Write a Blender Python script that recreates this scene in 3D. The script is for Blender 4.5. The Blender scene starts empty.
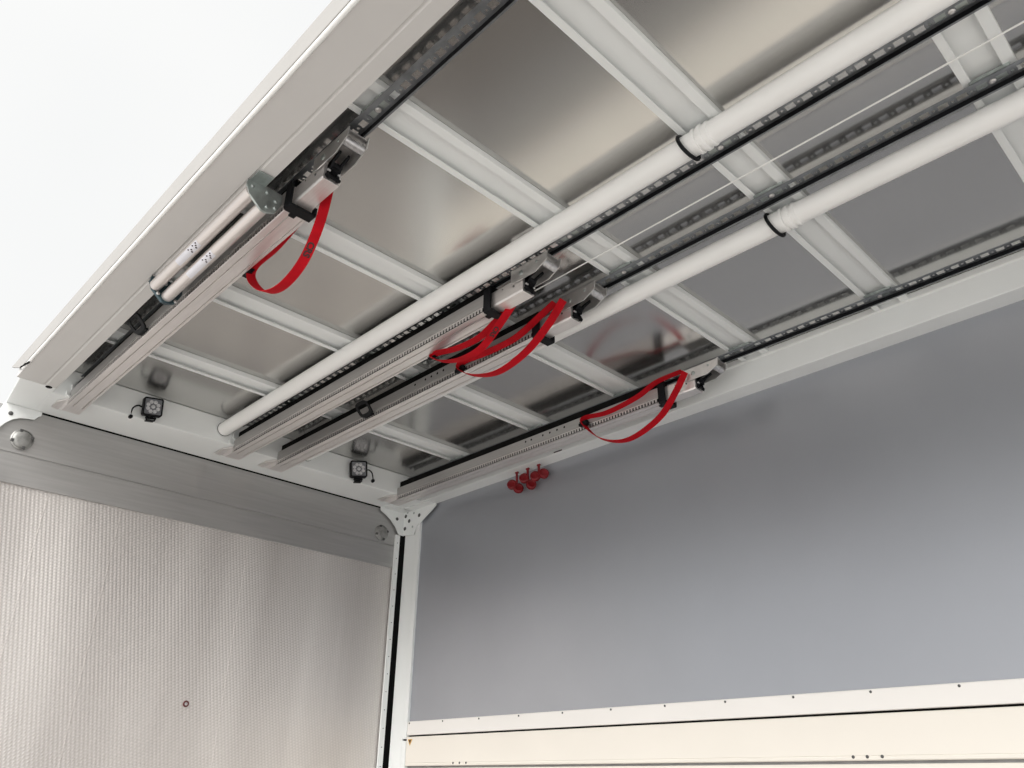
import bpy, math, random
from mathutils import Vector, Matrix, Euler
random.seed(4)
SC = bpy.context.scene
COL = SC.collection
S = 1.65                                    # camera-centred units -> metres; positions in them unprojected from image pixels
OX, OY, OZ = 2.45, -0.335, 0.85             # origin of those units (the camera) inside the truck body
def W(p):                                   # camera-centred coordinates -> world metres
    return Vector(((p[0] + OX) * S, (p[1] + OY) * S, (p[2] + OZ) * S))

# ------------------------------------------------------------------ camera
cam_d = bpy.data.cameras.new('camera'); cam = bpy.data.objects.new('camera', cam_d); COL.objects.link(cam)
R = ((0.69965854, 0.71440862, 0.00991207), (-0.31923763, 0.32499762, -0.89020441), (-0.6391911, 0.61967481, 0.45545347))
right = Vector(R[0]); down = Vector(R[1]); fwd = -Vector(R[2]) * -1
cam.matrix_world = Matrix((( right.x, -down.x, -fwd.x, 0), (right.y, -down.y, -fwd.y, 0), (right.z, -down.z, -fwd.z, 0), (0, 0, 0, 1)))
cam.location = W((0, 0, 0))
cam_d.sensor_fit = 'HORIZONTAL'; cam_d.sensor_width = 36.0; cam_d.lens = 782.46 / 1024 * 36.0
cam_d.clip_start = 0.02; cam_d.clip_end = 500
SC.camera = cam

# ------------------------------------------------------------------ world, light, exposure
wd = bpy.data.worlds.new('overcast_sky'); SC.world = wd; wd.use_nodes = True
nt = wd.node_tree; nt.nodes.clear()
wo = nt.nodes.new('ShaderNodeOutputWorld'); bg = nt.nodes.new('ShaderNodeBackground')
tc = nt.nodes.new('ShaderNodeTexCoord'); nz = nt.nodes.new('ShaderNodeTexNoise'); cr = nt.nodes.new('ShaderNodeValToRGB')
nz.inputs['Scale'].default_value = 1.6; nz.inputs['Detail'].default_value = 3
cr.color_ramp.elements[0].position = 0.3; cr.color_ramp.elements[0].color = (0.92, 0.93, 0.93, 1)
cr.color_ramp.elements[1].position = 0.7; cr.color_ramp.elements[1].color = (0.985, 0.985, 0.975, 1)
nt.links.new(tc.outputs['Generated'], nz.inputs['Vector']); nt.links.new(nz.outputs['Fac'], cr.inputs['Fac'])
nt.links.new(cr.outputs['Color'], bg.inputs['Color']); nt.links.new(bg.outputs[0], wo.inputs[0])
bg.inputs['Strength'].default_value = 1.0
sd = bpy.data.lights.new('sun', 'SUN'); sun = bpy.data.objects.new('sun', sd); COL.objects.link(sun)
sd.energy = 4.7; sd.angle = math.radians(50); sd.color = (1.0, 0.97, 0.93)
sun.rotation_euler = (Vector((-0.50, 1.0, -0.75))).to_track_quat('-Z', 'Y').to_euler(); sun.location = (4, -8, 12)
vs = SC.view_settings; vs.view_transform = 'Standard'; vs.look = 'None'; vs.gamma = 1; vs.use_curve_mapping = False
vs.exposure = 0.0

# ------------------------------------------------------------------ materials
def lin(h):
    h = h.lstrip('#'); c = [int(h[i:i + 2], 16) / 255 for i in (0, 2, 4)]
    return tuple(x / 12.92 if x <= .04045 else ((x + .055) / 1.055) ** 2.4 for x in c) + (1,)
def mat(name, col, rough=0.5, metal=0.0, var=0.06, scale=8.0, bump=0.0, bscale=60.0, aniso=None, coat=0, spec=0.5):
    m = bpy.data.materials.new(name); m.use_nodes = True; n = m.node_tree; b = n.nodes['Principled BSDF']
    b.inputs['Roughness'].default_value = rough; b.inputs['Metallic'].default_value = metal; b.inputs['Specular IOR Level'].default_value = spec
    if coat: b.inputs['Coat Weight'].default_value = coat; b.inputs['Coat Roughness'].default_value = 0.15
    t = n.nodes.new('ShaderNodeTexCoord'); z = n.nodes.new('ShaderNodeTexNoise'); z.inputs['Scale'].default_value = scale; z.inputs['Detail'].default_value = 4
    r = n.nodes.new('ShaderNodeValToRGB'); c = lin(col) if isinstance(col, str) else tuple(col) + (1,)
    r.color_ramp.elements[0].position = 0.3; r.color_ramp.elements[1].position = 0.7
    r.color_ramp.elements[0].color = tuple(x * (1 - var) for x in c[:3]) + (1,); r.color_ramp.elements[1].color = tuple(min(1, x * (1 + var)) for x in c[:3]) + (1,)
    src = t.outputs['Object']
    if aniso:
        mp = n.nodes.new('ShaderNodeMapping'); mp.inputs['Scale'].default_value = aniso; n.links.new(src, mp.inputs['Vector']); src = mp.outputs['Vector']
    n.links.new(src, z.inputs['Vector']); n.links.new(z.outputs['Fac'], r.inputs['Fac']); n.links.new(r.outputs['Color'], b.inputs['Base Color'])
    if bump:
        z2 = n.nodes.new('ShaderNodeTexNoise'); z2.inputs['Scale'].default_value = bscale; bp = n.nodes.new('ShaderNodeBump'); bp.inputs['Strength'].default_value = bump; bp.inputs['Distance'].default_value = 0.003
        n.links.new(src, z2.inputs['Vector']); n.links.new(z2.outputs['Fac'], bp.inputs['Height']); n.links.new(bp.outputs['Normal'], b.inputs['Normal'])
    return m
M = {}
M['white'] = mat('white_paint', (0.83, 0.855, 0.85), 0.38, 0, 0.02, 3)
M['rail'] = mat('rail_paint', (0.60, 0.59, 0.575), 0.35, 0, 0.02, 3)
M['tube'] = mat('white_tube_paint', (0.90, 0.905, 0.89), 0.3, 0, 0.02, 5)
M['roof'] = mat('grey_roof_laminate', (0.595, 0.59, 0.575), 0.19, 0.95, 0.03, 2, 0.03, 3)
M['panel'] = mat('grey_side_panel', (0.395, 0.41, 0.445), 0.37, 0.6, 0.02, 3)
M['cream'] = mat('cream_board_paint', (0.84, 0.80, 0.73), 0.45, 0, 0.02, 2)
M['offwhite'] = mat('off_white_rail_paint', (0.85, 0.83, 0.80), 0.4, 0, 0.02, 2)
M['flange'] = mat('grey_flange_paint', (0.35, 0.342, 0.33), 0.45, 0, 0.03, 4)
M['alu_grey'] = mat('greyer_aluminium', (0.46, 0.45, 0.44), 0.5, 0.6, 0.06, 8, 0, 60, (1, 30, 30))
M['lower'] = mat('grey_drop_side', (0.20, 0.20, 0.20), 0.5, 0.2, 0.05, 2)
M['steel'] = mat('galvanised_track_steel', (0.25, 0.265, 0.28), 0.42, 0.8, 0.2, 25)
M['zinc'] = mat('zinc_plate', (0.42, 0.46, 0.45), 0.35, 0.9, 0.25, 30)
M['alu'] = mat('extruded_aluminium', (0.80, 0.77, 0.755), 0.36, 0.75, 0.05, 6, 0, 60, (1, 30, 30))
M['alu_dark'] = mat('aluminium_recess', (0.30, 0.30, 0.30), 0.5, 0.7, 0.1, 20)
M['head'] = mat('machined_steel_head', (0.62, 0.61, 0.60), 0.3, 0.85, 0.1, 20)
M['cyl'] = mat('satin_spring_tube', (0.70, 0.655, 0.63), 0.33, 0.6, 0.04, 8, 0, 60, (1, 20, 20))
M['band'] = mat('brushed_wall_band', (0.47, 0.465, 0.46), 0.42, 0.75, 0.06, 5, 0, 60, (20, 0.6, 14))
M['black'] = mat('black_plastic', (0.005, 0.0055, 0.007), 0.55, 0, 0.2, 20, spec=0.2)
M['dark'] = mat('dark_seal_and_shade', (0.006, 0.006, 0.006), 0.8, 0, 0.2, 20, spec=0.1)  # seals, and the dark of holes, gaps and recesses painted in
M['bluezinc'] = mat('dark_blued_bracket', (0.05, 0.085, 0.10), 0.35, 0.6, 0.3, 40)
M['lens'] = mat('lamp_lens', (0.16, 0.165, 0.18), 0.3, 0.2, 0.2, 60)
M['led'] = mat('lamp_reflector', (0.55, 0.55, 0.56), 0.3, 0.6, 0.2, 80)
M['red'] = mat('red_webbing', (0.43, 0.004, 0.011), 0.8, 0, 0.12, 30, 0.4, 400, spec=0.15)
M['redp'] = mat('red_plastic', (0.21, 0.003, 0.007), 0.5, 0, 0.12, 30)
M['ink'] = mat('dark_ink', (0.03, 0.01, 0.012), 0.7, 0, 0.1, 20)
M['label'] = mat('paper_label', (0.72, 0.72, 0.77), 0.5, 0, 0.03, 20)
M['yellow'] = mat('yellow_triangle', (0.62, 0.36, 0.08), 0.5, 0, 0.05, 20)
M['dome'] = mat('dome_steel', (0.34, 0.34, 0.33), 0.55, 0.75, 0.3, 30)
M['screw'] = mat('screw_steel', (0.10, 0.10, 0.10), 0.5, 0.5, 0.1, 30)
M['floor'] = mat('plywood_floor', (0.125, 0.112, 0.105), 0.5, 0, 0.1, 3)
M['ground'] = mat('pale_concrete', (0.62, 0.595, 0.575), 0.8, 0, 0.08, 0.6)
# embossed aluminium sheet of the front wall: vertical ribs broken into staggered dashes, with sheet joints
def ribbed():
    m = bpy.data.materials.new('embossed_aluminium'); m.use_nodes = True; n = m.node_tree; b = n.nodes['Principled BSDF']
    b.inputs['Metallic'].default_value = 0.55; b.inputs['Roughness'].default_value = 0.42
    L = n.links.new; N = n.nodes.new
    g = N('ShaderNodeNewGeometry'); s = N('ShaderNodeSeparateXYZ'); L(g.outputs['Position'], s.inputs[0])
    def ma(op, a, bb=None):
        x = N('ShaderNodeMath'); x.operation = op
        for i, v in enumerate((a, bb)):
            if v is None: continue
            if isinstance(v, (int, float)): x.inputs[i].default_value = v
            else: L(v, x.inputs[i])
        return x.outputs[0]
    y, z = s.outputs['Y'], s.outputs['Z']
    a = ma('SINE', ma('ADD', ma('MULTIPLY', y, 2 * math.pi / 0.018), ma('MULTIPLY', z, 2 * math.pi / 0.085)))
    c = ma('SINE', ma('ADD', ma('MULTIPLY', y, -2 * math.pi / 0.026), ma('MULTIPLY', z, 2 * math.pi / 0.0155)))
    hgt = ma('MULTIPLY', ma('ADD', a, 1.0), ma('ADD', c, 1.0))
    bp = N('ShaderNodeBump'); bp.inputs['Strength'].default_value = 0.28; bp.inputs['Distance'].default_value = 0.0016
    L(hgt, bp.inputs['Height']); L(bp.outputs['Normal'], b.inputs['Normal'])
    tn = N('ShaderNodeTexNoise'); tn.inputs['Scale'].default_value = 1.0; tn.inputs['Detail'].default_value = 5
    mp = N('ShaderNodeMapping'); mp.inputs['Scale'].default_value = (1, 3.5, 0.35); L(g.outputs['Position'], mp.inputs['Vector']); L(mp.outputs['Vector'], tn.inputs['Vector'])
    r = N('ShaderNodeValToRGB'); r.color_ramp.elements[0].position = .3; r.color_ramp.elements[1].position = .7
    r.color_ramp.elements[0].color = (0.64, 0.605, 0.585, 1); r.color_ramp.elements[1].color = (0.82, 0.785, 0.76, 1)
    L(tn.outputs['Fac'], r.inputs['Fac'])
    mx = N('ShaderNodeMix'); mx.data_type = 'RGBA'; mx.blend_type = 'MULTIPLY'; L(ma('MULTIPLY', ma('SUBTRACT', 4.0, hgt), 0.06), mx.inputs['Factor'])
    L(r.outputs['Color'], mx.inputs['A']); mx.inputs['B'].default_value = (0.5, 0.5, 0.5, 1); L(mx.outputs['Result'], b.inputs['Base Color'])
    return m
M['ribbed'] = ribbed()

# ------------------------------------------------------------------ mesh helpers
class MB:
    def __init__(self): self.v = []; self.f = []
    def add(self, vs_, fs): n = len(self.v); self.v += [tuple(p) for p in vs_]; self.f += [tuple(i + n for i in f) for f in fs]
    def box(self, x0, x1, y0, y1, z0, z1):
        self.add([(x, y, z) for x in (x0, x1) for y in (y0, y1) for z in (z0, z1)],
                 [(0, 1, 3, 2), (4, 6, 7, 5), (0, 4, 5, 1), (2, 3, 7, 6), (0, 2, 6, 4), (1, 5, 7, 3)])
    def prism(self, prof, axis, a, b):           # prof: 2-D outline; a, b: number or list of numbers (mitred ends)
        n = len(prof); A = a if isinstance(a, (list, tuple)) else [a] * n; B = b if isinstance(b, (list, tuple)) else [b] * n
        def mk(p, t): return {'x': (t, p[0], p[1]), 'y': (p[0], t, p[1]), 'z': (p[0], p[1], t)}[axis]
        self.add([mk(p, A[i]) for i, p in enumerate(prof)] + [mk(p, B[i]) for i, p in enumerate(prof)],
                 [tuple(range(n)), tuple(range(2 * n - 1, n - 1, -1))] + [(i, (i + 1) % n, n + (i + 1) % n, n + i) for i in range(n)])
    def sweep(self, path, r, n=12, cap=True):
        path = [Vector(p) for p in path]; rs = r if isinstance(r, (list, tuple)) else [r] * len(path); rings = []; ref = None
        for i, p in enumerate(path):
            t = (path[min(i + 1, len(path) - 1)] - path[max(i - 1, 0)]).normalized()
            if ref is None: ref = Vector((0, 0, 1)) if abs(t.z) < .9 else Vector((1, 0, 0))
            a = t.cross(ref).normalized(); b = a.cross(t).normalized(); ref = b
            rings.append([p + (a * math.cos(k * 2 * math.pi / n) + b * math.sin(k * 2 * math.pi / n)) * rs[i] for k in range(n)])
        vs_ = [q for rg in rings for q in rg]
        fs = [(i * n + k, i * n + (k + 1) % n, (i + 1) * n + (k + 1) % n, (i + 1) * n + k) for i in range(len(rings) - 1) for k in range(n)]
        if cap: fs += [tuple(range(n - 1, -1, -1)), tuple(range((len(rings) - 1) * n, len(rings) * n))]
        self.add(vs_, fs)
    def cyl(self, a, b, r, n=16): self.sweep([a, b], r, n)
    def ring(self, c, axis, R_, r, n=28, k=8, a0=0, a1=2 * math.pi):
        c = Vector(c); axis = Vector(axis).normalized(); u = axis.orthogonal().normalized(); w = axis.cross(u); vs_ = []; full = abs(a1 - a0 - 2 * math.pi) < 1e-6
        m = n if full else n + 1
        for i in range(m):
            t = a0 + (a1 - a0) * i / n; d = u * math.cos(t) + w * math.sin(t)
            for j in range(k):
                s = 2 * math.pi * j / k; vs_.append(c + d * (R_ + r * math.cos(s)) + axis * r * math.sin(s))
        fs = [(i * k + j, ((i + 1) % m) * k + j, ((i + 1) % m) * k + (j + 1) % k, i * k + (j + 1) % k) for i in range(n) for j in range(k)]
        self.add(vs_, fs)
    def lathe(self, c, axis, prof, n=24):        # prof: (radius, height)
        c = Vector(c); axis = Vector(axis).normalized(); u = axis.orthogonal().normalized(); w = axis.cross(u); vs_ = []
        for r, h in prof:
            for i in range(n): t = 2 * math.pi * i / n; vs_.append(c + axis * h + (u * math.cos(t) + w * math.sin(t)) * r)
        fs = [(a * n + i, a * n + (i + 1) % n, (a + 1) * n + (i + 1) % n, (a + 1) * n + i) for a in range(len(prof) - 1) for i in range(n)]
        fs += [tuple(range(n - 1, -1, -1)), tuple(range((len(prof) - 1) * n, len(prof) * n))]
        self.add(vs_, fs)
    def build(self, name, m, parent=None, local=False, bevel=0.0, smooth=False, auto=35):
        pts = [Vector(p) for p in self.v]
        if not local: pts = [W(p) for p in pts]
        if local: o_ = Vector((0, 0, 0))
        else:
            mn = [min(p[i] for p in pts) for i in range(3)]; mx = [max(p[i] for p in pts) for i in range(3)]
            o_ = Vector(((mn[0] + mx[0]) / 2, (mn[1] + mx[1]) / 2, mn[2]))
        me = bpy.data.meshes.new(name); me.from_pydata([p - o_ for p in pts], [], self.f); me.validate(); me.update()
        import bmesh
        b = bmesh.new(); b.from_mesh(me); bmesh.ops.recalc_face_normals(b, faces=b.faces)
        if smooth:
            for f in b.faces: f.smooth = True
            for e in b.edges:
                if len(e.link_faces) == 2 and e.calc_face_angle(0) > math.radians(auto): e.smooth = False
        b.to_mesh(me); b.free(); me.materials.append(m)
        o = bpy.data.objects.new(name, me); COL.objects.link(o)
        if parent: o.parent = parent; o.location = (o_ - base(parent)) if not local else Vector()
        else: o.location = o_
        if bevel:
            md = o.modifiers.new('bevel', 'BEVEL'); md.width = bevel; md.segments = 2; md.limit_method = 'ANGLE'; md.angle_limit = math.radians(40); md.harden_normals = False
        return o
def base(o):                                    # world origin of an object whose parents are unrotated
    v = Vector(o.location)
    while o.parent: o = o.parent; v += Vector(o.location)
    return v
def tag(o, label, cat, group=None):
    o['label'] = label; o['category'] = cat
    if group: o['group'] = group
    return o
def struct(o): o['kind'] = 'structure'; return o
def thing(name, loc, label, cat, group=None):
    o = bpy.data.objects.new(name, None); COL.objects.link(o); o.location = W(loc); o.empty_display_size = .1
    return tag(o, label, cat, group)
def copy_tree(o, parent=None):
    c = o.copy(); COL.objects.link(c)
    if parent: c.parent = parent
    for ch in list(o.children): copy_tree(ch, c)
    return c

XE = 1.15            # rear end of the built length (behind the camera)
XW = -2.465          # front wall surface
# ------------------------------------------------------------------ setting
b = MB(); b.box(-14, 14, -14, 14, -1.62, -1.60); struct(b.build('ground', M['ground'])); 
b = MB(); b.box(-2.49, XE, .335, 1.83, -.90, -.85); struct(b.build('floor', M['floor']))
b = MB(); b.box(-2.52, XE, .425, 1.84, 1.038, 1.048); struct(b.build('ceiling', M['roof']))
b = MB(); b.box(-2.52, XW, .335, 1.777, -.85, .745); fw = struct(b.build('wall_front', M['ribbed']))
b = MB()
b.prism([(-2.459, .733), (-2.459, .816), (-2.462, .817), (-2.462, .820), (-2.459, .821), (-2.459, .952), (-2.52, .952), (-2.52, .733)], 'y', .335, 1.777)
b.build('upper_band', M['band'], fw, bevel=.001)
b = MB(); b.box(-2.459, -2.452, 1.757, 1.777, -.85, .862); b.build('edge_trim', M['white'], fw)
for k in range(26):
    r_ = MB(); r_.cyl((-2.453, 1.767, .83 - k * .06), (-2.4505, 1.767, .83 - k * .06), .0016, 8); r_.build('rivet', M['screw'], fw)
for i, y in enumerate((.543, .748, 1.167)):
    b = MB(); b.box(-2.466, -2.4642, y, y + .0022, -.85, .733); b.build('sheet_joint', M['ribbed'], fw)
b = MB(); b.box(-2.52, -2.4565, 1.777, 1.84, -.85, .9545); b.box(-2.52, -2.4605, .44, 1.777, .9525, 1.0375); b.box(-2.52, -2.4565, 1.777, 1.84, .9545, 1.0375); struct(b.build('trim_1', M['dark']))  # black corner seal and header strip, added to stop light leaks and shade gaps
b = MB(); b.box(-2.35, XE, 1.80, 1.83, .18, 1.03); struct(b.build('wall_right', M['panel']))
b = MB(); b.box(-2.37, XE, 1.80, 1.83, -.30, -.045); struct(b.build('trim_5', M['cream']))
b = MB(); b.box(-2.37, XE, 1.80, 1.83, -.85, -.30); struct(b.build('trim_6', M['lower']))
# corner post on the right and its cover strip
b = MB(); b.box(-2.44, -2.372, 1.793, 1.84, -.85, .95); p_ = struct(b.build('trim_2', M['white'], bevel=.002))
b = MB(); b.box(-2.368, -2.346, 1.790, 1.83, .1345, .95); b.box(-2.368, -2.346, 1.790, 1.83, -.85, .1285); b.build('cover_strip', M['white'], p_, bevel=.001)
b = MB(); b.box(-2.3735, -2.3668, 1.7985, 1.83, -.85, .95); b.build('seam', M['dark'], p_)
b = MB(); b.box(-2.452, -2.40, .300, .345, -.85, .80); struct(b.build('trim_3', M['white'], bevel=.002))

# ------------------------------------------------------------------ roof frame
hd = thing('header_beam', (-2.37, 1.05, .955), 'white painted header beam across the roof end above the front wall', 'beam')
b = MB(); b.prism([(-2.288, .440), (-2.288, 1.744), (-2.455, 1.744), (-2.455, .440)], 'z', .955, 1.0375); b.prism([(-2.255, .3505), (-2.255, .4420), (-2.288, .4420), (-2.455, .4420), (-2.515, .4420), (-2.515, .3735), (-2.416, .3650)], 'z', .955, .9605); b.build('beam_body', M['white'], hd, bevel=.004)
b = MB(); b.cyl((-2.287, 1.04, .985), (-2.2865, 1.04, .985), .003, 10); b.build('rivet_hole', M['dark'], hd)

lr = thing('roof_side_rail', (-.6, .39, .955), 'wide pale grey roof side rail along the open side against the sky', 'rail')
b = MB(); b.prism([(.3435, .9555), (.409, .9555), (.4105, .9575), (.414, .9575), (.4155, .9555), (.442, .9555), (.442, 1.0375), (.352, 1.0375), (.3435, 1.0)], 'x', -2.255, XE)
b.build('soffit', M['rail'], lr, bevel=.0015)
b = MB(); b.prism([(.336, .9585), (.343, .9585), (.343, 1.010), (.336, 1.010)], 'x', [-2.195, -2.195, -2.330, -2.330], XE)
b.build('outer_flange', M['flange'], lr, bevel=.001)
b = MB(); b.sweep([(-2.196, .337, .9600), (-2.165, .339, .9560), (-2.130, .3405, .9520)], .0028, 8); b.build('edge_notch', M['dark'], lr, smooth=True)
b = MB(); b.sweep([(-2.190, .3415, .9565), (XE, .3415, .9565)], .0042, 10); b.build('highlight_lip', M['tube'], lr, smooth=True)  # lip painted whiter to give the rounded edge its highlight
b = MB(); b.cyl((-2.258, .424, .9560), (-2.258, .424, .9546), .0085, 20); b.build('dark_hole', M['dark'], lr)  # near-black disc painted for the dark inside an open hole

rr = thing('roof_side_rail', (-.6, 1.79, .955), 'white roof side rail above the grey side panel', 'rail')
b = MB(); b.prism([(1.744, .955), (1.806, .955), (1.806, .962), (1.84, .962), (1.84, 1.0375), (1.739, 1.0375), (1.739, 1.022), (1.744, 1.020)], 'x', -2.455, XE)
b.build('rail_body', M['white'], rr, bevel=.003)
b = MB(); b.box(-1.60, -1.565, 1.7434, 1.7441, .958, .962); b.build('sticker', M['ink'], rr)

BZ = 1.0246  # crossbeams, tracks, tubes and cord scaled about the camera, baked into the numbers
bx = [-1.9862, -1.6009, -1.2464, -.8596, -.4985, -.1081, .2766, .6609, 1.0451]
bl = ['white ceiling crossbeam nearest the front wall header', 'white ceiling crossbeam second from the front wall header', 'white ceiling crossbeam third from the front wall, crossing behind the first red strap',
      'white ceiling crossbeam just beyond the latch heads of the aluminium bars', 'wide white ceiling crossbeam where the black ties hold both tubes', 'white ceiling crossbeam at the upper right corner of the photo']
beams = []
for i, x in enumerate(bx):
    if i == 0:
        w = .0394
        b = MB(); b.prism([(-w, BZ), (-w + .0135, BZ), (-w + .0135, BZ + .0015), (-w + .002, BZ + .0015), (-w + .002, BZ + .0105), (w - .002, BZ + .0105), (w - .002, BZ + .0015), (w - .0185, BZ + .0015), (w - .0185, BZ), (w, BZ), (w, BZ + .0130), (-w, BZ + .0130)], 'y', .4425, 1.7385)
        o = b.build('crossbeam', M['white'], bevel=.0012)
        o.location = W((x, (.4425 + 1.7385) / 2, BZ))
    else:
        o = beams[0].copy(); COL.objects.link(o); o.location = W((x, (.4425 + 1.7385) / 2, BZ))
    tag(o, bl[i] if i < 6 else 'white ceiling crossbeam toward the open rear end, beyond the photo', 'crossbeam', 'white ceiling crossbeams'); beams.append(o)

# ------------------------------------------------------------------ perforated tracks
def track_mesh(x0=-2.262, x1=XE - .02, p=.0300):
    t = .0012; b = MB(); w = .0265; zt, zb = 1.0185, 1.0173; n = int((x1 - x0) / p); hw = .0155; y0, y1 = .0075, .0200
    b.box(x0, x0 + n * p, 0, y0, zb, zt); b.box(x0, x0 + n * p, y1, w, zb, zt)
    for i in range(n):
        a = x0 + i * p; c0, c1 = a + hw, a + p; cx = (c0 + c1) / 2; cy = (y0 + y1) / 2; r = .0026; m = 12
        # bridge with a round hole
        outer = []
        for k in range(m):
            an = 2 * math.pi * k / m + math.pi / m; dx, dy = math.cos(an), math.sin(an); s = min((p - hw) / 2 / abs(dx), (y1 - y0) / 2 / abs(dy)); outer.append((cx + dx * s, cy + dy * s))
        inner = [(cx + r * math.cos(2 * math.pi * k / m + math.pi / m), cy + r * math.sin(2 * math.pi * k / m + math.pi / m)) for k in range(m)]
        vs_ = [(q[0], q[1], z) for z in (zb, zt) for q in outer] + [(q[0], q[1], z) for z in (zb, zt) for q in inner]
        fs = []
        for k in range(m):
            k2 = (k + 1) % m
            fs += [(k, k2, 2 * m + k2, 2 * m + k), (m + k, 3 * m + k, 3 * m + k2, m + k2), (2 * m + k, 2 * m + k2, 3 * m + k2, 3 * m + k), (k, m + k, m + k2, k2)]
        b.add(vs_, fs)
    X1 = x0 + n * p
    b.box(x0, X1, w, w + .0035, 1.0080, 1.0092)        # lip outside the far wall
    b.box(x0, X1, 0, t, 1.0150, zb); b.box(x0, X1, -.0035, 0, 1.0150, 1.0160)               # shallow near wall and its lip
    return b, X1
tb, TX = track_mesh()
tl = ['perforated steel ceiling track beside the open side rail', 'perforated steel ceiling track next to the longer white tube, bright through its holes',
      'perforated steel ceiling track between the thin cord and the second white tube', 'perforated steel ceiling track tight against the right side rail']
TY = [.4965, .9825, 1.1630, 1.6560]
tracks = []
for i, y in enumerate(TY):
    if i == 0:
        root = thing('ceiling_track', (-.55, y, 1.004), tl[0], 'track', 'perforated ceiling tracks')
        q = MB(); q.v = [(v[0], v[1] + y, v[2]) for v in tb.v]; q.f = tb.f; q.build('perforated_channel', M['steel'], root)
        q = MB(); q.box(-2.262, TX, y + .0253, y + .0265, 1.0085, 1.0173); q.build('black_guide_wall', M['black'], root)
        for x in bx[:8]:
            q = MB(); q.box(x - .030, x + .030, y - .002, y + .0285, 1.0186, BZ - .0001); q.build('spacer_block', M['zinc'], root)
            q = MB()
            q.lathe((x, y + .0135, 1.0173), (0, 0, -1), [(.0055, 0), (.0055, .0015), (.0038, .0028), (.002, .0030)], 10)
            q.build('fixing_bolt', M['head'], root)
    else:
        root = copy_tree(tracks[0]); root.location = W((-.55, y, 1.004)); tag(root, tl[i], 'track', 'perforated ceiling tracks')
    tracks.append(root)
# curled white end pieces of the tracks at the header
for i, y in enumerate(TY):
    b = MB(); P = [(y - .020, .972), (y - .020, .962), (y - .012, .9565), (y - .003, .958), (y + .001, .966), (y - .003, .975), (y - .010, .981), (y - .012, .992), (y - .006, 1.004), (y + .002, 1.016)]
    q = [(p, r) for p, r in P]; out = []
    for k, (a, c) in enumerate(q):
        a0, c0 = q[max(k - 1, 0)]; a1, c1 = q[min(k + 1, len(q) - 1)]; d = math.hypot(a1 - a0, c1 - c0); out.append(((a - (c1 - c0) / d * .0022, c + (a1 - a0) / d * .0022), (a + (c1 - c0) / d * .0022, c - (a1 - a0) / d * .0022)))
    vs_ = []; 
    for x in (-2.2870, -2.2800):
        for s in out: vs_ += [(x, *s[0]), (x, *s[1])]
    n = len(out); fs = []
    for k in range(n - 1):
        a = 2 * k; fs += [(a, a + 1, a + 3, a + 2), (2 * n + a, 2 * n + a + 2, 2 * n + a + 3, 2 * n + a + 1), (a, a + 2, 2 * n + a + 2, 2 * n + a), (a + 1, 2 * n + a + 1, 2 * n + a + 3, a + 3)]
    fs += [(0, 2 * n, 2 * n + 1, 1), (2 * n - 2, 2 * n - 1, 4 * n - 1, 4 * n - 2)]
    b.add(vs_, fs); o = b.build('end_hook', M['white'], tracks[i], smooth=True)

# ------------------------------------------------------------------ white tubes, ties and cord
def tube(y, z, r, label):
    root = thing('round_tube', (-.55, y, z), label, 'tube', 'white tubes under the crossbeams')
    b = MB(); b.cyl((-2.2865, y, z), (-.509, y, z), r, 32); b.build('tube_section', M['tube'], root, smooth=True)
    b = MB(); b.cyl((-.489, y, z), (XE - .03, y, z), r * .97, 32); b.build('tube_section', M['tube'], root, smooth=True)
    b = MB(); b.lathe((-.512, y, z), (1, 0, 0), [(r, 0), (r * 1.10, .001), (r * 1.10, .006), (r * .98, .007), (r * .98, .012), (r * 1.12, .013), (r * 1.12, .019), (r * .98, .021), (r * .98, .026), (r * 1.06, .027), (r * 1.06, .031), (r * .95, .033)], 32); b.build('joint_collar', M['tube'], root, smooth=True)
    b = MB(); b.ring((-2.2855, y, z), (1, 0, 0), r, .0011, 32, 6); b.build('end_seal', M['dark'], root, smooth=True)
    b = MB(); b.box(-.512, -.484, y - .006, y + .006, z + r * .8, BZ + .0005); b.build('clamp_foot', M['white'], root)
    b = MB(); b.ring((-.530, y, z - .0015), (1, -.12, .25), r * 1.20, .0036, 40, 8); b.build('cable_tie', M['black'], root, smooth=True)
    return root
tube(.9390, 1.0005, .0220, 'long white round tube nearer the open side, left of the bright-holed track')
tube(1.2398, 1.0005, .0227, 'white round tube nearer the right wall, emerging behind the third latch head')
b = MB(); b.sweep([(-2.287 + i * .11, 1.0800, 1.0095 - .0015 * math.sin(i / 31 * math.pi)) for i in range(31)], .0016, 8)
tag(b.build('hanging_cord', M['tube'], smooth=True), 'thin white cord stretched along the ceiling between the two middle tracks', 'cord')

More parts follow.
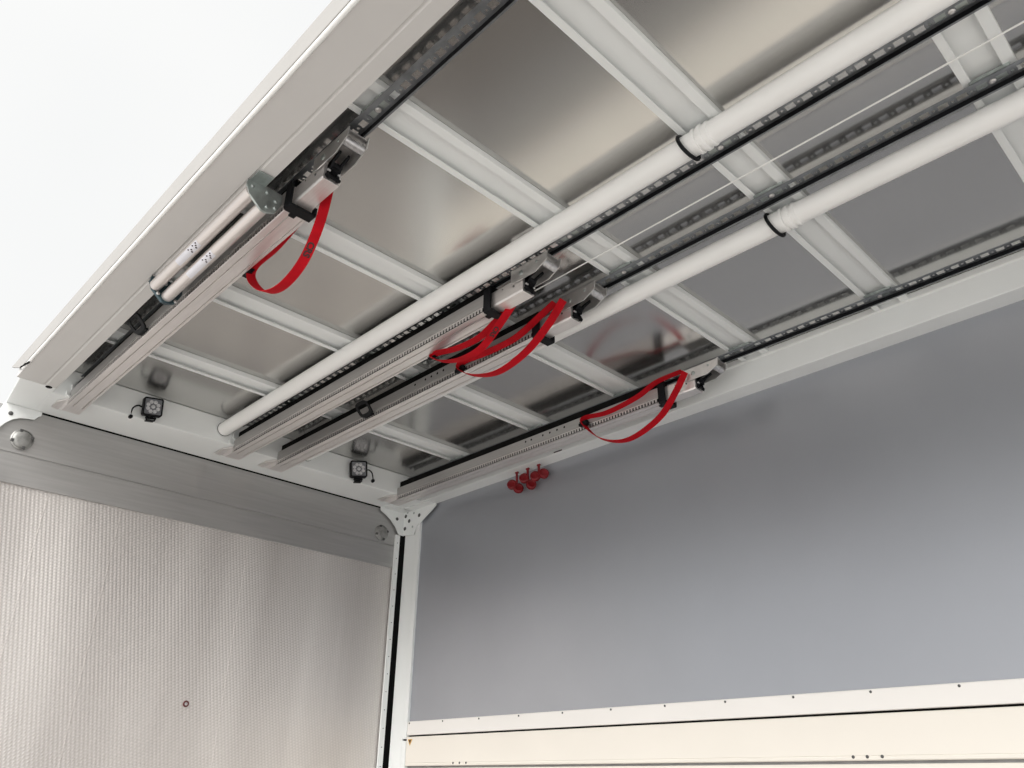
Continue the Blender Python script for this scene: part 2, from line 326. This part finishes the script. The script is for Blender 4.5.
# ------------------------------------------------------------------ load bars
def make_bar(y0, label, grp):
    root = thing('load_bar', (-1.65, y0 + .0235, .908), label, 'load bar', grp)
    XA, XB = -2.2575, -1.0600; zt, zb = .9560, .9080
    prof = [(.0035, .9125), (.0015, .9105), (0, .9085), (.0020, zb), (.0135, zb), (.0140, .9120), (.0165, .9120), (.0170, zb), (.0375, zb), (.0380, .9120), (.0405, .9120), (.0410, zb), (.0465, zb), (.0475, .9100),
            (.0475, .9520), (.0400, zt), (.0050, zt), (.0012, .9540), (.0012, .9245), (.0035, .9235)]
    b = MB(); b.prism([(p[0] + y0, p[1]) for p in prof], 'x', XA, XB)
    b.prism([(y0, zb), (y0 + .0475, zb), (y0 + .0475, .9300), (y0, .9300)], 'x', [-2.3060, -2.3060, -2.3560, -2.3560], XA); b.prism([(y0 - .018, .9255), (y0, .9230), (y0, .9295), (y0 - .018, .9295)], 'x', [-2.348, -2.348, -2.358, -2.358], [-2.30, XA, XA, -2.30]); b.build('bar_profile', M['alu'], root)
    # serrated band along the near side
    b = MB(); n = 112; st = (XB - XA - .02) / n; cb = [(XB - .014, .9234), (XA + .004, .9234)]
    for k in range(n):
        x = XA + .005 + k * st; cb += [(x, .9215), (x, .9132), (x + st * .52, .9132), (x + st * .52, .9215)]
    b.prism(cb, 'y', y0 + .0004, y0 + .0022)
    b.build('serrated_band', M['alu'], root)
    b = MB(); b.box(XA + .003, XB - .013, y0 + .0026, y0 + .0036, .9130, .9236); b.build('recess_shade', M['dark'], root)  # near-black strip puts the shade behind the serrations into colour
    b = MB(); b.box(XA + .001, XB - .013, y0 - .0002, y0 + .0014, .9250, .9538); b.build('side_strip', M['alu_grey'], root)  # greyer plate over the near side face of the bar
    b = MB(); b.box(XA + .002, XB - .005, y0 + .010, y0 + .034, .9560, .9800); b.build('gap_shade_web', M['dark'], root)  # dark web added as the black shade between bar and track
    # black collar at the head end
    b = MB(); xc = (XB - .012, XB + .010)
    b.prism([(y0 - .004, .962), (y0 - .004, .908), (y0 - .001, .9035), (y0 + .0500, .9035), (y0 + .0520, .908), (y0 + .0520, .925), (y0 + .0470, .925), (y0 + .0470, .910), (y0 + .001, .910), (y0 + .001, .962)], 'x', xc[0], xc[1])
    b.box(XB - .022, XB - .010, y0 + .012, y0 + .024, .9035, .9075)
    b.build('collar', M['black'], root, bevel=.001)
    # inner slide
    b = MB(); b.prism([(y0 + .006, .918), (y0 + .008, .914), (y0 + .040, .914), (y0 + .042, .918), (y0 + .042, .952), (y0 + .006, .952)], 'x', XB - .02, -.958); b.build('inner_slide', M['alu'], root, bevel=.001)
    b = MB(); b.cyl((-.985, y0 + .0062, .937), (-.985, y0 + .0045, .937), .0025, 12); b.build('slide_rivet', M['screw'], root)
    b = MB(); b.cyl((-1.02, y0 + .0062, .945), (-1.02, y0 + .005, .945), .0014, 10); b.build('slide_rivet', M['screw'], root)
    # latch head: two steel cheeks hung in the track
    b = MB()
    for yy in (y0 + .0015, y0 + .0420):
        b.prism([(-.990, .9765), (-.990, .944), (-.975, .940), (-.916, .940), (-.884, .956), (-.880, .9765)], 'y', yy, yy + .0022)
    b.box(-.986, -.886, y0 + .0015, y0 + .044, .9740, .9765)
    hp = b.build('latch_head', M['head'], root, bevel=.0006)
    b = MB(); b.lathe((-.958, y0 + .0017, .957), (0, -1, 0), [(.0058, 0), (.0058, .0018), (.0035, .0030), (.0015, .0030)], 16); b.build('head_bolt', M['zinc'], hp, smooth=True)
    b = MB(); b.lathe((-.912, y0 + .0017, .964), (0, -1, 0), [(.003, 0), (.003, .0014), (.001, .002)], 12)
    b.build('head_bolt', M['zinc'], hp, smooth=True)
    b = MB(); b.cyl((-.897, y0 + .004, .958), (-.897, y0 + .042, .958), .0085, 16); b.build('guide_roller', M['led'], hp, smooth=True)
    # black sprung catch
    b = MB()
    b.cyl((-.950, y0 + .012, .944), (-.950, y0 + .034, .944), .0065, 14)
    for yy in (y0 + .012, y0 + .030):
        b.prism([(-.957, .948), (-.962, .930), (-.956, .916), (-.950, .912), (-.948, .918), (-.952, .930), (-.940, .946), (-.922, .952), (-.922, .957)], 'y', yy, yy + .0045)
    b.cyl((-.953, y0 + .008, .920), (-.953, y0 + .038, .920), .0032, 12)
    b.box(-.962, -.945, y0 + .016, y0 + .030, .928, .936)
    b.build('catch', M['black'], root, bevel=.0006)
    b = MB(); b.cyl((-.9515, y0 + .0095, .9305), (-.9515, y0 + .0365, .9305), .0022, 10); b.build('catch_pin', M['led'], root, smooth=True)
    return root
def small_handle(root, y0, x):                   # black moulded eye fixed on the near side of a bar
    b = MB(); zc, a, c = .9385, .030, .024; n = 20
    outer = []; inner = []
    for k in range(n):
        t = 2 * math.pi * k / n; ct, st = math.cos(t), math.sin(t); e = .55
        sx = math.copysign(abs(ct) ** e, ct); sz = math.copysign(abs(st) ** e, st)
        outer.append((x + a * sx + .2 * c * sz, zc + c * sz)); inner.append((x + a * .68 * sx + .2 * c * .6 * sz, zc + c * .62 * sz + .001))
    ya, yb = y0 - .0085, y0 - .0002; vs_ = [(p[0], yy, p[1]) for yy in (ya, yb) for p in outer] + [(p[0], yy, p[1]) for yy in (ya, yb) for p in inner]; fs = []
    for k in range(n):
        k2 = (k + 1) % n; fs += [(k, k2, 2 * n + k2, 2 * n + k), (n + k, 3 * n + k, 3 * n + k2, n + k2), (2 * n + k, 2 * n + k2, 3 * n + k2, 3 * n + k), (k, n + k, n + k2, k2)]
    lean = math.radians(52); zl = zc - c
    vs_ = [(p[0], y0 - .002 + (p[1] - (y0 - .0002)) * math.cos(lean) - max(0, p[2] - zl) * math.sin(lean), zl + (p[2] - zl) * math.cos(lean)) for p in vs_]
    b.add(vs_, fs); b.box(x - .020, x + .018, y0 - .006, y0 - .0002, .9135, .9185)
    b.build('eye_handle', M['black'], root, bevel=.0008)
def catmull(P, m=8):
    P = [Vector(p) for p in P]; out = []
    for i in range(len(P) - 1):
        a, b_, c, d = P[max(i - 1, 0)], P[i], P[i + 1], P[min(i + 2, len(P) - 1)]
        for k in range(m):
            t = k / m; out.append(.5 * ((2 * b_) + (c - a) * t + (2 * a - 5 * b_ + 4 * c - d) * t * t + (3 * b_ - a - 3 * c + d) * t ** 3))
    out.append(P[-1]); return out
def ribbon(root, P, width, twist, name='pull_strap', text=None):
    """flat webbing: centre line P, width across, twist = angle per point (0 = width along y)"""
    C = catmull(P); T = catmull([(t, 0, 0) for t in twist]); n = len(C); fr = []
    for i, p in enumerate(C):
        t = (C[min(i + 1, n - 1)] - C[max(i - 1, 0)]).normalized(); wv = Vector((0, 1, 0)); wv = (wv - t * wv.dot(t)).normalized(); nn = t.cross(wv)
        a = T[i].x; w2 = wv * math.cos(a) + nn * math.sin(a); fr.append((p, t, w2, t.cross(w2)))
    b = MB(); th = .0008; vs_ = []
    for p, t, w2, nn in fr:
        for s, u in ((-1, -1), (1, -1), (1, 1), (-1, 1)): vs_.append(p + w2 * width / 2 * s + nn * th * u)
    fs = [(i * 4 + k, i * 4 + (k + 1) % 4, (i + 1) * 4 + (k + 1) % 4, (i + 1) * 4 + k) for i in range(n - 1) for k in range(4)] + [(3, 2, 1, 0), ((n - 1) * 4, (n - 1) * 4 + 1, (n - 1) * 4 + 2, (n - 1) * 4 + 3)]
    b.add(vs_, fs); o = b.build(name, M['red'], root, smooth=True, auto=50)
    if text:                                       # printed letters following the webbing
        word, i0, size, flip, side = text
        cu = bpy.data.curves.new('txt', 'FONT'); cu.body = word; cu.size = 1.0; cu.extrude = 0; cu.offset = .045
        to = bpy.data.objects.new('txt', cu); COL.objects.link(to); dg = bpy.context.evaluated_depsgraph_get(); me = bpy.data.meshes.new_from_object(to.evaluated_get(dg))
        # cumulative length
        L = [0]
        for i in range(1, n): L.append(L[-1] + (C[i] - C[i - 1]).length)
        q = MB(); vv = []
        for v in me.vertices:
            s = L[i0] + v.co.x * size * flip; k = max(0, min(n - 2, next((j for j in range(n - 1) if L[j + 1] >= s), n - 2))); f = (s - L[k]) / (L[k + 1] - L[k])
            p = fr[k][0].lerp(fr[k + 1][0], f); w2 = fr[k][2].lerp(fr[k + 1][2], f).normalized(); nn = fr[k][3].lerp(fr[k + 1][3], f).normalized()
            vv.append(p + w2 * (v.co.y - .35) * size * flip * side + nn * (th + .0003) * side)
        q.add(vv, [tuple(p.vertices) for p in me.polygons]); q.build('printed_lettering', M['ink'], o)
        bpy.data.objects.remove(to)
    return o
YB = [.4745, .9630, 1.1090, 1.6010]
LB = ['aluminium load bar beside the two grey spring tubes at the open side', 'aluminium load bar right beside the long white tube',
      'aluminium load bar with a black eye handle, second from the grey side wall', 'aluminium load bar against the right roof rail, above the red clips']
G = 'aluminium load bars stowed under the ceiling tracks'
bar0 = make_bar(YB[0], LB[0], G); bars = [bar0]
for i in (1, 2, 3):
    c = copy_tree(bar0); c.location = W((-1.65, YB[i] + .0235, .908)); tag(c, LB[i], 'load bar', G); bars.append(c)
small_handle(bars[0], YB[0], -1.715); small_handle(bars[2], YB[2], -1.725)
sy = [.528, .990, 1.098, 1.588]
def clip(root, x, y, z):
    b = MB(); b.box(x - .014, x + .014, y - .006, y + .004, z - .008, z + .007); b.box(x - .020, x - .012, y - .003, y + .001, z - .004, z + .004); b.box(x - .004, x + .016, y - .008, y + .006, z - .003, z + .001); b.build('strap_clip', M['black'], root, bevel=.001)
# bar by the open side
clip(bars[0], -1.312, .5265, .914)
ribbon(bars[0], [(-1.012, .524, .956), (-1.036, .528, .885), (-1.080, .530, .825), (-1.143, .530, .802), (-1.211, .531, .818), (-1.270, .531, .860), (-1.304, .530, .902), (-1.285, .528, .921), (-1.214, .528, .922), (-1.150, .527, .933), (-1.085, .526, .950)],
       .0185, [.7, .45, .3, .1, -.1, -.3, -.5, -.5, -.5, -.5, -.4], text=('CRS', 12, .0165, 1, 1))
clip(bars[1], -1.312, 1.0135, .912)
ribbon(bars[1], [(-1.020, 1.005, .930), (-1.058, .998, .886), (-1.117, .998, .848), (-1.190, 1.000, .848), (-1.262, 1.004, .872), (-1.308, 1.010, .902), (-1.292, 1.006, .906), (-1.209, 1.000, .884), (-1.131, 1.000, .880), (-1.077, 1.002, .900), (-1.030, 1.006, .925)],
       .0175, [.5, .4, .3, .1, 0, -.1, -.3, -.25, -.2, -.2, -.2], text=('CRS', 9, .0150, 1, 1))
k3 = 1.094 / 1.130
clip(bars[2], -1.322, 1.102, .914)
ribbon(bars[2], [(x * k3, y, z * k3) for x, y, z in [(-.993, 1.094, .985), (-1.043, 1.092, .935), (-1.113, 1.090, .890), (-1.207, 1.090, .872), (-1.297, 1.090, .896), (-1.362, 1.096, .940), (-1.345, 1.094, .956), (-1.252, 1.092, .946), (-1.150, 1.092, .946), (-1.070, 1.093, .972), (-1.020, 1.094, .990)]],
       .0185, [.5, .4, .3, .15, 0, 0, -.3, -.25, -.2, -.1, -.1])
k4 = 1.590 / 1.620
clip(bars[3], -1.335, 1.594, .926)
ribbon(bars[3], [(x * k4, y, z * k4) for x, y, z in [(-.994, 1.592, .982), (-1.028, 1.588, .930), (-1.082, 1.586, .874), (-1.168, 1.586, .842), (-1.236, 1.586, .846), (-1.307, 1.588, .882), (-1.362, 1.592, .944), (-1.348, 1.590, .958), (-1.266, 1.589, .948), (-1.158, 1.589, .960), (-1.087, 1.590, .984), (-1.003, 1.592, .988)]],
       .0185, [.5, .45, .4, .25, .15, .1, -.2, -.3, -.25, -.2, -.15, -.1])
# small punched holes near the clips of two bars
for i, xs in ((2, [-1.40, -1.425, -1.45, -1.475, -1.52]), (3, [-1.42, -1.45, -1.48, -1.51, -1.56, -1.585])):
    for x in xs: b = MB(); b.cyl((x, YB[i] + .0014, .943), (x, YB[i] - .0004, .943), .0034, 10); h_ = b.build('punched_hole', M['dark'], bars[i])

for o_, dy in zip(bars, (.0110, .0160, .0250, .0270)): o_.location += Vector((-.029, dy, .024)) * S   # pushed outward along the camera's line of sight, up under the tracks

# ------------------------------------------------------------------ spring tube unit beside the first bar
su = thing('spring_tube_unit', (-1.31, .437, .90), 'pair of grey spring tubes between end brackets at the open side rail', 'spring unit')
for k, (y, z, lx) in enumerate(((.4200, .9330, (-1.395, -1.300)), (.4475, .9180, (-1.400, -1.290)))):
    b = MB(); b.cyl((-1.520, y, z), (-1.100, y, z), .0123, 28); t_ = b.build('spring_tube', M['cyl'], su, smooth=True)
    b = MB(); m = 8; vs_ = []; a0, a1 = math.radians(205), math.radians(275)
    for x in lx:
        for j in range(m + 1):
            a = a0 + (a1 - a0) * j / m; vs_.append((x, y + .01248 * math.cos(a), z + .01248 * math.sin(a)))
    b.add(vs_, [(j, j + 1, m + 2 + j, m + 1 + j) for j in range(m)]); lb = b.build('paper_label', M['label'], t_, smooth=True)
    for j in range(7):
        b = MB(); a = math.radians(225 + (j % 3) * 16); x = lx[1] - .006 - (j * .0042) - (.006 if j > 3 else 0); yy, zz = y + .0126 * math.cos(a), z + .0126 * math.sin(a)
        b.box(x - .0016, x + .0012, yy - .0018, yy + .0018, zz - .0006, zz + .0004); b.build('print_mark', M['ink'], lb)
plate = [(.4075, .952), (.4070, .940), (.414, .924), (.440, .902), (.450, .901), (.466, .908), (.477, .936), (.4745, .9545), (.425, .9545)]
b = MB(); b.prism(plate, 'x', -1.103, -1.098); b.prism([(.4110, .9540), (.4110, .9515), (.440, .9520), (.440, .9545)], 'x', -1.098, -1.066); b.build('end_bracket', M['zinc'], su, bevel=.0006)
for y, z in ((.4175, .941), (.446, .943), (.4495, .912), (.4650, .918), (.4640, .933)):
    b = MB(); b.lathe((-1.0985, y, z), (1, 0, 0), [(.0038, 0), (.0038, .0025), (.0022, .004), (.0015, .004)], 10); b.build('bracket_bolt', M['zinc'], su)
b = MB(); b.prism(plate, 'x', -1.528, -1.520); b.prism([(.4110, .9540), (.4110, .9515), (.440, .9520), (.440, .9545)], 'x', -1.548, -1.528); b.build('end_bracket', M['bluezinc'], su, bevel=.0006)
for y, z in ((.428, .9165), (.4660, .913), (.4385, .945)):
    b = MB(); b.lathe((-1.5198, y, z), (1, 0, 0), [(.004, 0), (.004, .0022), (.002, .0035)], 10); b.build('bracket_bolt', M['head'], su)

# ------------------------------------------------------------------ work lamps on the header
def lamp(y, z, rot, label, side, sc):
    root = bpy.data.objects.new('work_lamp', None); COL.objects.link(root); root.location = W((-2.288, y, z)); root.rotation_euler = rot; root.scale = (sc, sc, sc)
    tag(root, label, 'lamp', 'square work lamps on the header')
    # local metres: +x points into the body, y across, z up
    def rr(h, r, n=5):
        P = []
        for cx, cz, a in ((h - r, h - r, 0), (-h + r, h - r, 90), (-h + r, -h + r, 180), (h - r, -h + r, 270)):
            for k in range(n + 1): t = math.radians(a + 90 * k / n); P.append((cx + r * math.cos(t), cz + r * math.sin(t)))
        return P
    b = MB(); b.prism(rr(.052, .012), 'x', .030, .062); 
    for k in range(7): b.box(.012, .030, -.042 + k * .0138, -.038 + k * .0138, -.042, .042)
    b.build('lamp_housing', M['black'], root, local=True, bevel=.002)
    b = MB(); o_, i_ = rr(.052, .012), rr(.044, .007); n = len(o_)
    vs_ = [(x, *p) for x in (.062, .068) for p in o_] + [(x, *p) for x in (.062, .068) for p in i_]; fs = []
    for k in range(n):
        k2 = (k + 1) % n; fs += [(k, k2, 2 * n + k2, 2 * n + k), (n + k, 3 * n + k, 3 * n + k2, n + k2), (2 * n + k, 2 * n + k2, 3 * n + k2, 3 * n + k), (k, n + k, n + k2, k2)]
    b.add(vs_, fs); b.build('bezel', M['black'], root, local=True, bevel=.001)
    b = MB(); b.prism(i_, 'x', .060, .064); ln = b.build('lens', M['lens'], root, local=True)
    for j in range(9):
        if j == 8: py, pz = 0, 0
        else: a = math.radians(j * 45 + 22.5); py, pz = .0285 * math.cos(a), .0285 * math.sin(a)
        b = MB(); b.lathe((.0638, py, pz), (1, 0, 0), [(.0105, 0), (.0105, .0015), (.0050, .0022), (.0022, .0010)], 12); b.build('led_reflector', M['led'], ln, local=True, smooth=True)
    b = MB(); b.box(.0, .005, -.022, .022, -.075, -.030); b.box(.0, .048, -.022, .022, -.075, -.070); b.box(.030, .046, -.024, -.019, -.075, -.045); b.box(.030, .046, .019, .024, -.075, -.045)
    b.cyl((.038, -.028, -.060), (.038, .028, -.060), .006, 10); b.build('mounting_bracket', M['black'], root, local=True, bevel=.001)
    s = side
    b = MB(); b.sweep(catmull([(.020, s * .045, .000), (.022, s * .070, .006), (.014, s * .092, -.010), (.014, s * .098, -.040), (.014, s * .098, -.058)]), .0040, 8); b.cyl((.002, s * .098, -.060), (.020, s * .098, -.060), .011, 12); b.build('cable', M['black'], root, local=True, smooth=True)
    return root
lamp(.705, .993, (math.radians(7), math.radians(8), math.radians(-6)), 'square black work lamp with nine lenses on the header, nearer the open side', -1, .88)
lamp(1.446, .995, (math.radians(7), math.radians(4), math.radians(-22)), 'square black work lamp on the header, nearer the grey side wall', 1, .95)

# ------------------------------------------------------------------ corner gussets, domes, rivets on the front wall
g = thing('corner_gusset', (-2.40, 1.79, .85), 'white folded corner gusset with bolts on top of the right corner post', 'bracket')
gl = [(1.792, .9548), (1.672, .9548), (1.674, .940), (1.700, .928), (1.725, .912), (1.748, .890), (1.764, .866), (1.772, .862), (1.792, .862)]
b = MB(); b.prism(gl, 'x', -2.4510, -2.4465)
gr = [(-2.4480, .9548), (-2.256, .9548), (-2.250, .944), (-2.272, .930), (-2.324, .903), (-2.362, .882), (-2.374, .862), (-2.374, .852), (-2.4480, .862)]
b.prism(gr, 'y', 1.786, 1.7900); b.box(-2.410, -2.258, 1.752, 1.787, .9520, .9549); b.box(-2.4480, -2.400, 1.68, 1.787, .9520, .9549)
b.build('folded_plate', M['white'], g, bevel=.0012)
for x, z, big in ((-2.436, .938, 1), (-2.412, .914, 1), (-2.436, .888, 1), (-2.385, .940, 0), (-2.350, .924, 1), (-2.388, .886, 0), (-2.425, .955 - .004, 0)):
    b = MB(); b.lathe((x, 1.7862, z), (0, -1, 0), [(.0075, 0), (.0075, .0012), (.0050, .0024), (.0015, .0024)] if big else [(.0045, 0), (.0045, .0010), (.0020, .0018), (.001, .0018)], 12); b.build('bolt', M['screw'] if big else M['zinc'], g)
b = MB(); b.lathe((-2.4466, 1.752, .922), (1, 0, 0), [(.0065, 0), (.0065, .0015), (.004, .0025), (.001, .0025)], 12); b.build('bolt', M['screw'], g)
g2 = thing('corner_gusset', (-2.45, .38, .80), 'white curved corner gusset at the open side end of the header', 'bracket')
b = MB(); b.prism([(.366, .9545), (.350, .900), (.330, .780), (.345, .830), (.370, .872), (.383, .895), (.398, .911), (.415, .920), (.434, .924), (.450, .926), (.458, .938), (.464, .942), (.464, .9545)], 'x', -2.4530, -2.4480); b.build('curved_plate', M['white'], g2, bevel=.0015)
b = MB(); b.lathe((-2.4478, .388, .926), (1, 0, 0), [(.0065, 0), (.0060, .0015), (.003, .0025)], 12); b.build('bolt', M['screw'], g2)
def dome(y, z, label):
    root = thing('marker_lamp', (-2.458, y, z), label, 'marker lamp', 'round domed lamps on the front wall')
    b = MB(); b.lathe((-2.4588, y, z), (1, 0, 0), [(.030, 0), (.030, .004), (.0265, .006), (.0265, .003)], 28); b.build('mounting_ring', M['dome'], root, smooth=True)
    b = MB(); b.lathe((-2.4560, y, z), (1, 0, 0), [(.026, 0), (.0255, .003), (.023, .0055), (.016, .0075), (.007, .0085), (.001, .009)], 28); b.build('dome', M['dome'], root, smooth=True)
    for a in (20, 110, 200, 290):
        t = math.radians(a); b = MB(); b.box(-2.456, -2.449, y + .0255 * math.cos(t) - .004, y + .0255 * math.cos(t) + .004, z + .0255 * math.sin(t) - .004, z + .0255 * math.sin(t) + .004)
        b.build('retaining_tab', M['screw'], root, bevel=.001)
dome(.4365, .862, 'round domed lamp at the left end of the wall band, under the curved gusset')
dome(1.6920, .856, 'round domed lamp at the right end of the wall band beside the corner gusset')
rv = thing('wall_plug', (-2.463, 1.056, .203), 'tiny red-brown ringed plug in the embossed front wall sheet', 'plug')
b = MB(); b.ring((-2.4640, 1.056, .203), (1, 0, 0), .0068, .0026, 20, 8); b.build('plug_ring', mat('brown_red', (.10, .015, .015), .5), rv, smooth=True)
b = MB(); b.lathe((-2.4648, 1.056, .203), (1, 0, 0), [(.0055, 0), (.005, .0018), (.001, .0025)], 16); b.build('plug_centre', M['led'], rv, smooth=True)

# ------------------------------------------------------------------ side rail and drop boards on the right wall
sr = thing('panel_base_rail', (-.6, 1.79, .144), 'off-white base rail with small screws under the grey side panel', 'rail')
b = MB(); b.prism([(1.7915, .147), (1.7925, .1455), (1.83, .1455), (1.83, .189), (1.7935, .189), (1.7915, .187)], 'x', -2.345, XE); b.build('rail_strip', M['offwhite'], sr, bevel=.001)
k = 0; x = -2.335
while x < XE - .05:
    b = MB(); b.lathe((x, 1.7916, .183), (0, -1, 0), [(.0030, 0), (.0028, .0010), (.001, .0016)], 10); b.build('screw', M['screw'], sr); x += .1772; k += 1
b = MB(); b.box(-2.36, XE, 1.803, 1.83, .1408, .1454); b.build('gap_seal', M['dark'], sr)
tops = [(.1405, .0510), (.0450, -.0450)]
lbs = ['cream painted side board directly under the off-white base rail', 'cream painted side board at the bottom edge of the photo']
for i, (zt, zb) in enumerate(tops):
    t = thing('side_board', (-.6, 1.79, zb), lbs[i], 'side board', 'cream side boards')
    b = MB(); b.prism([(1.7915, zb + .002), (1.7935, zb), (1.83, zb), (1.83, zt), (1.7935, zt), (1.7915, zt - .002), (1.7915, zb + .010), (1.7925, zb + .009), (1.7925, zb + .008), (1.7915, zb + .007)], 'x', -2.345, XE); b.build('board_face', M['cream'], t, bevel=.0008)
    if i == 0:
        for x in (-2.097, -2.066, -2.035, -.802, -.772, -.741):
            b = MB(); b.lathe((x, 1.7916, .0585), (0, -1, 0), [(.0035, 0), (.0033, .0010), (.001, .0016)], 10); b.build('screw', M['screw'], t)
        b = MB(); b.prism([(-2.337, .1330), (-2.313, .1330), (-2.325, .1130)], 'y', 1.7906, 1.7914); w_ = b.build('warning_triangle', M['yellow'], t)
        b = MB(); b.prism([(-2.331, .1305), (-2.319, .1305), (-2.325, .1200)], 'y', 1.7900, 1.7906); b.build('triangle_mark', M['ink'], w_)
b = MB(); b.box(-2.36, XE, 1.803, 1.83, .0440, .0515); struct(b.build('trim_4', M['alu_dark']))

# ------------------------------------------------------------------ red clips hanging under the right rail
for i, (x, y, rings) in enumerate(((-1.802, 1.775, [(-.022, -.042), (.003, -.060)]), (-1.750, 1.775, [(-.015, -.034), (.012, -.062)]), (-1.698, 1.775, [(-.015, -.040), (.018, -.038)]))):
    lb = ['red hanging clip on the roof rail edge, leftmost of the three', 'red hanging clip on the roof rail edge, middle of the three', 'red hanging clip on the roof rail edge, rightmost of the three'][i]
    t = thing('red_clip', (x, y, .955), lb, 'clip', 'red clips under the right rail')
    b = MB(); b.box(x - .0045, x + .0045, y - .0015, y + .0015, .912, .9548); b.box(x - .0065, x + .0065, y - .003, y + .003, .9500, .9548); b.build('stem', M['redp'], t, bevel=.0008)
    for j, (dx, dz) in enumerate(rings):
        ax = Vector((.55 if j == 0 else .75, -1.0 + .5 * j, .15)); c = Vector((x + dx, y + .004 * j, .955 + dz))
        b = MB(); b.lathe(c - ax.normalized() * .006, ax, [(.010, 0), (.0165, .002), (.0170, .005), (.0085, .0060), (.0085, .0095), (.0165, .0105), (.0170, .0140), (.0125, .0160), (.0105, .0135), (.004, .0120)], 22); b.build('round_knob', M['redp'], t, smooth=True)
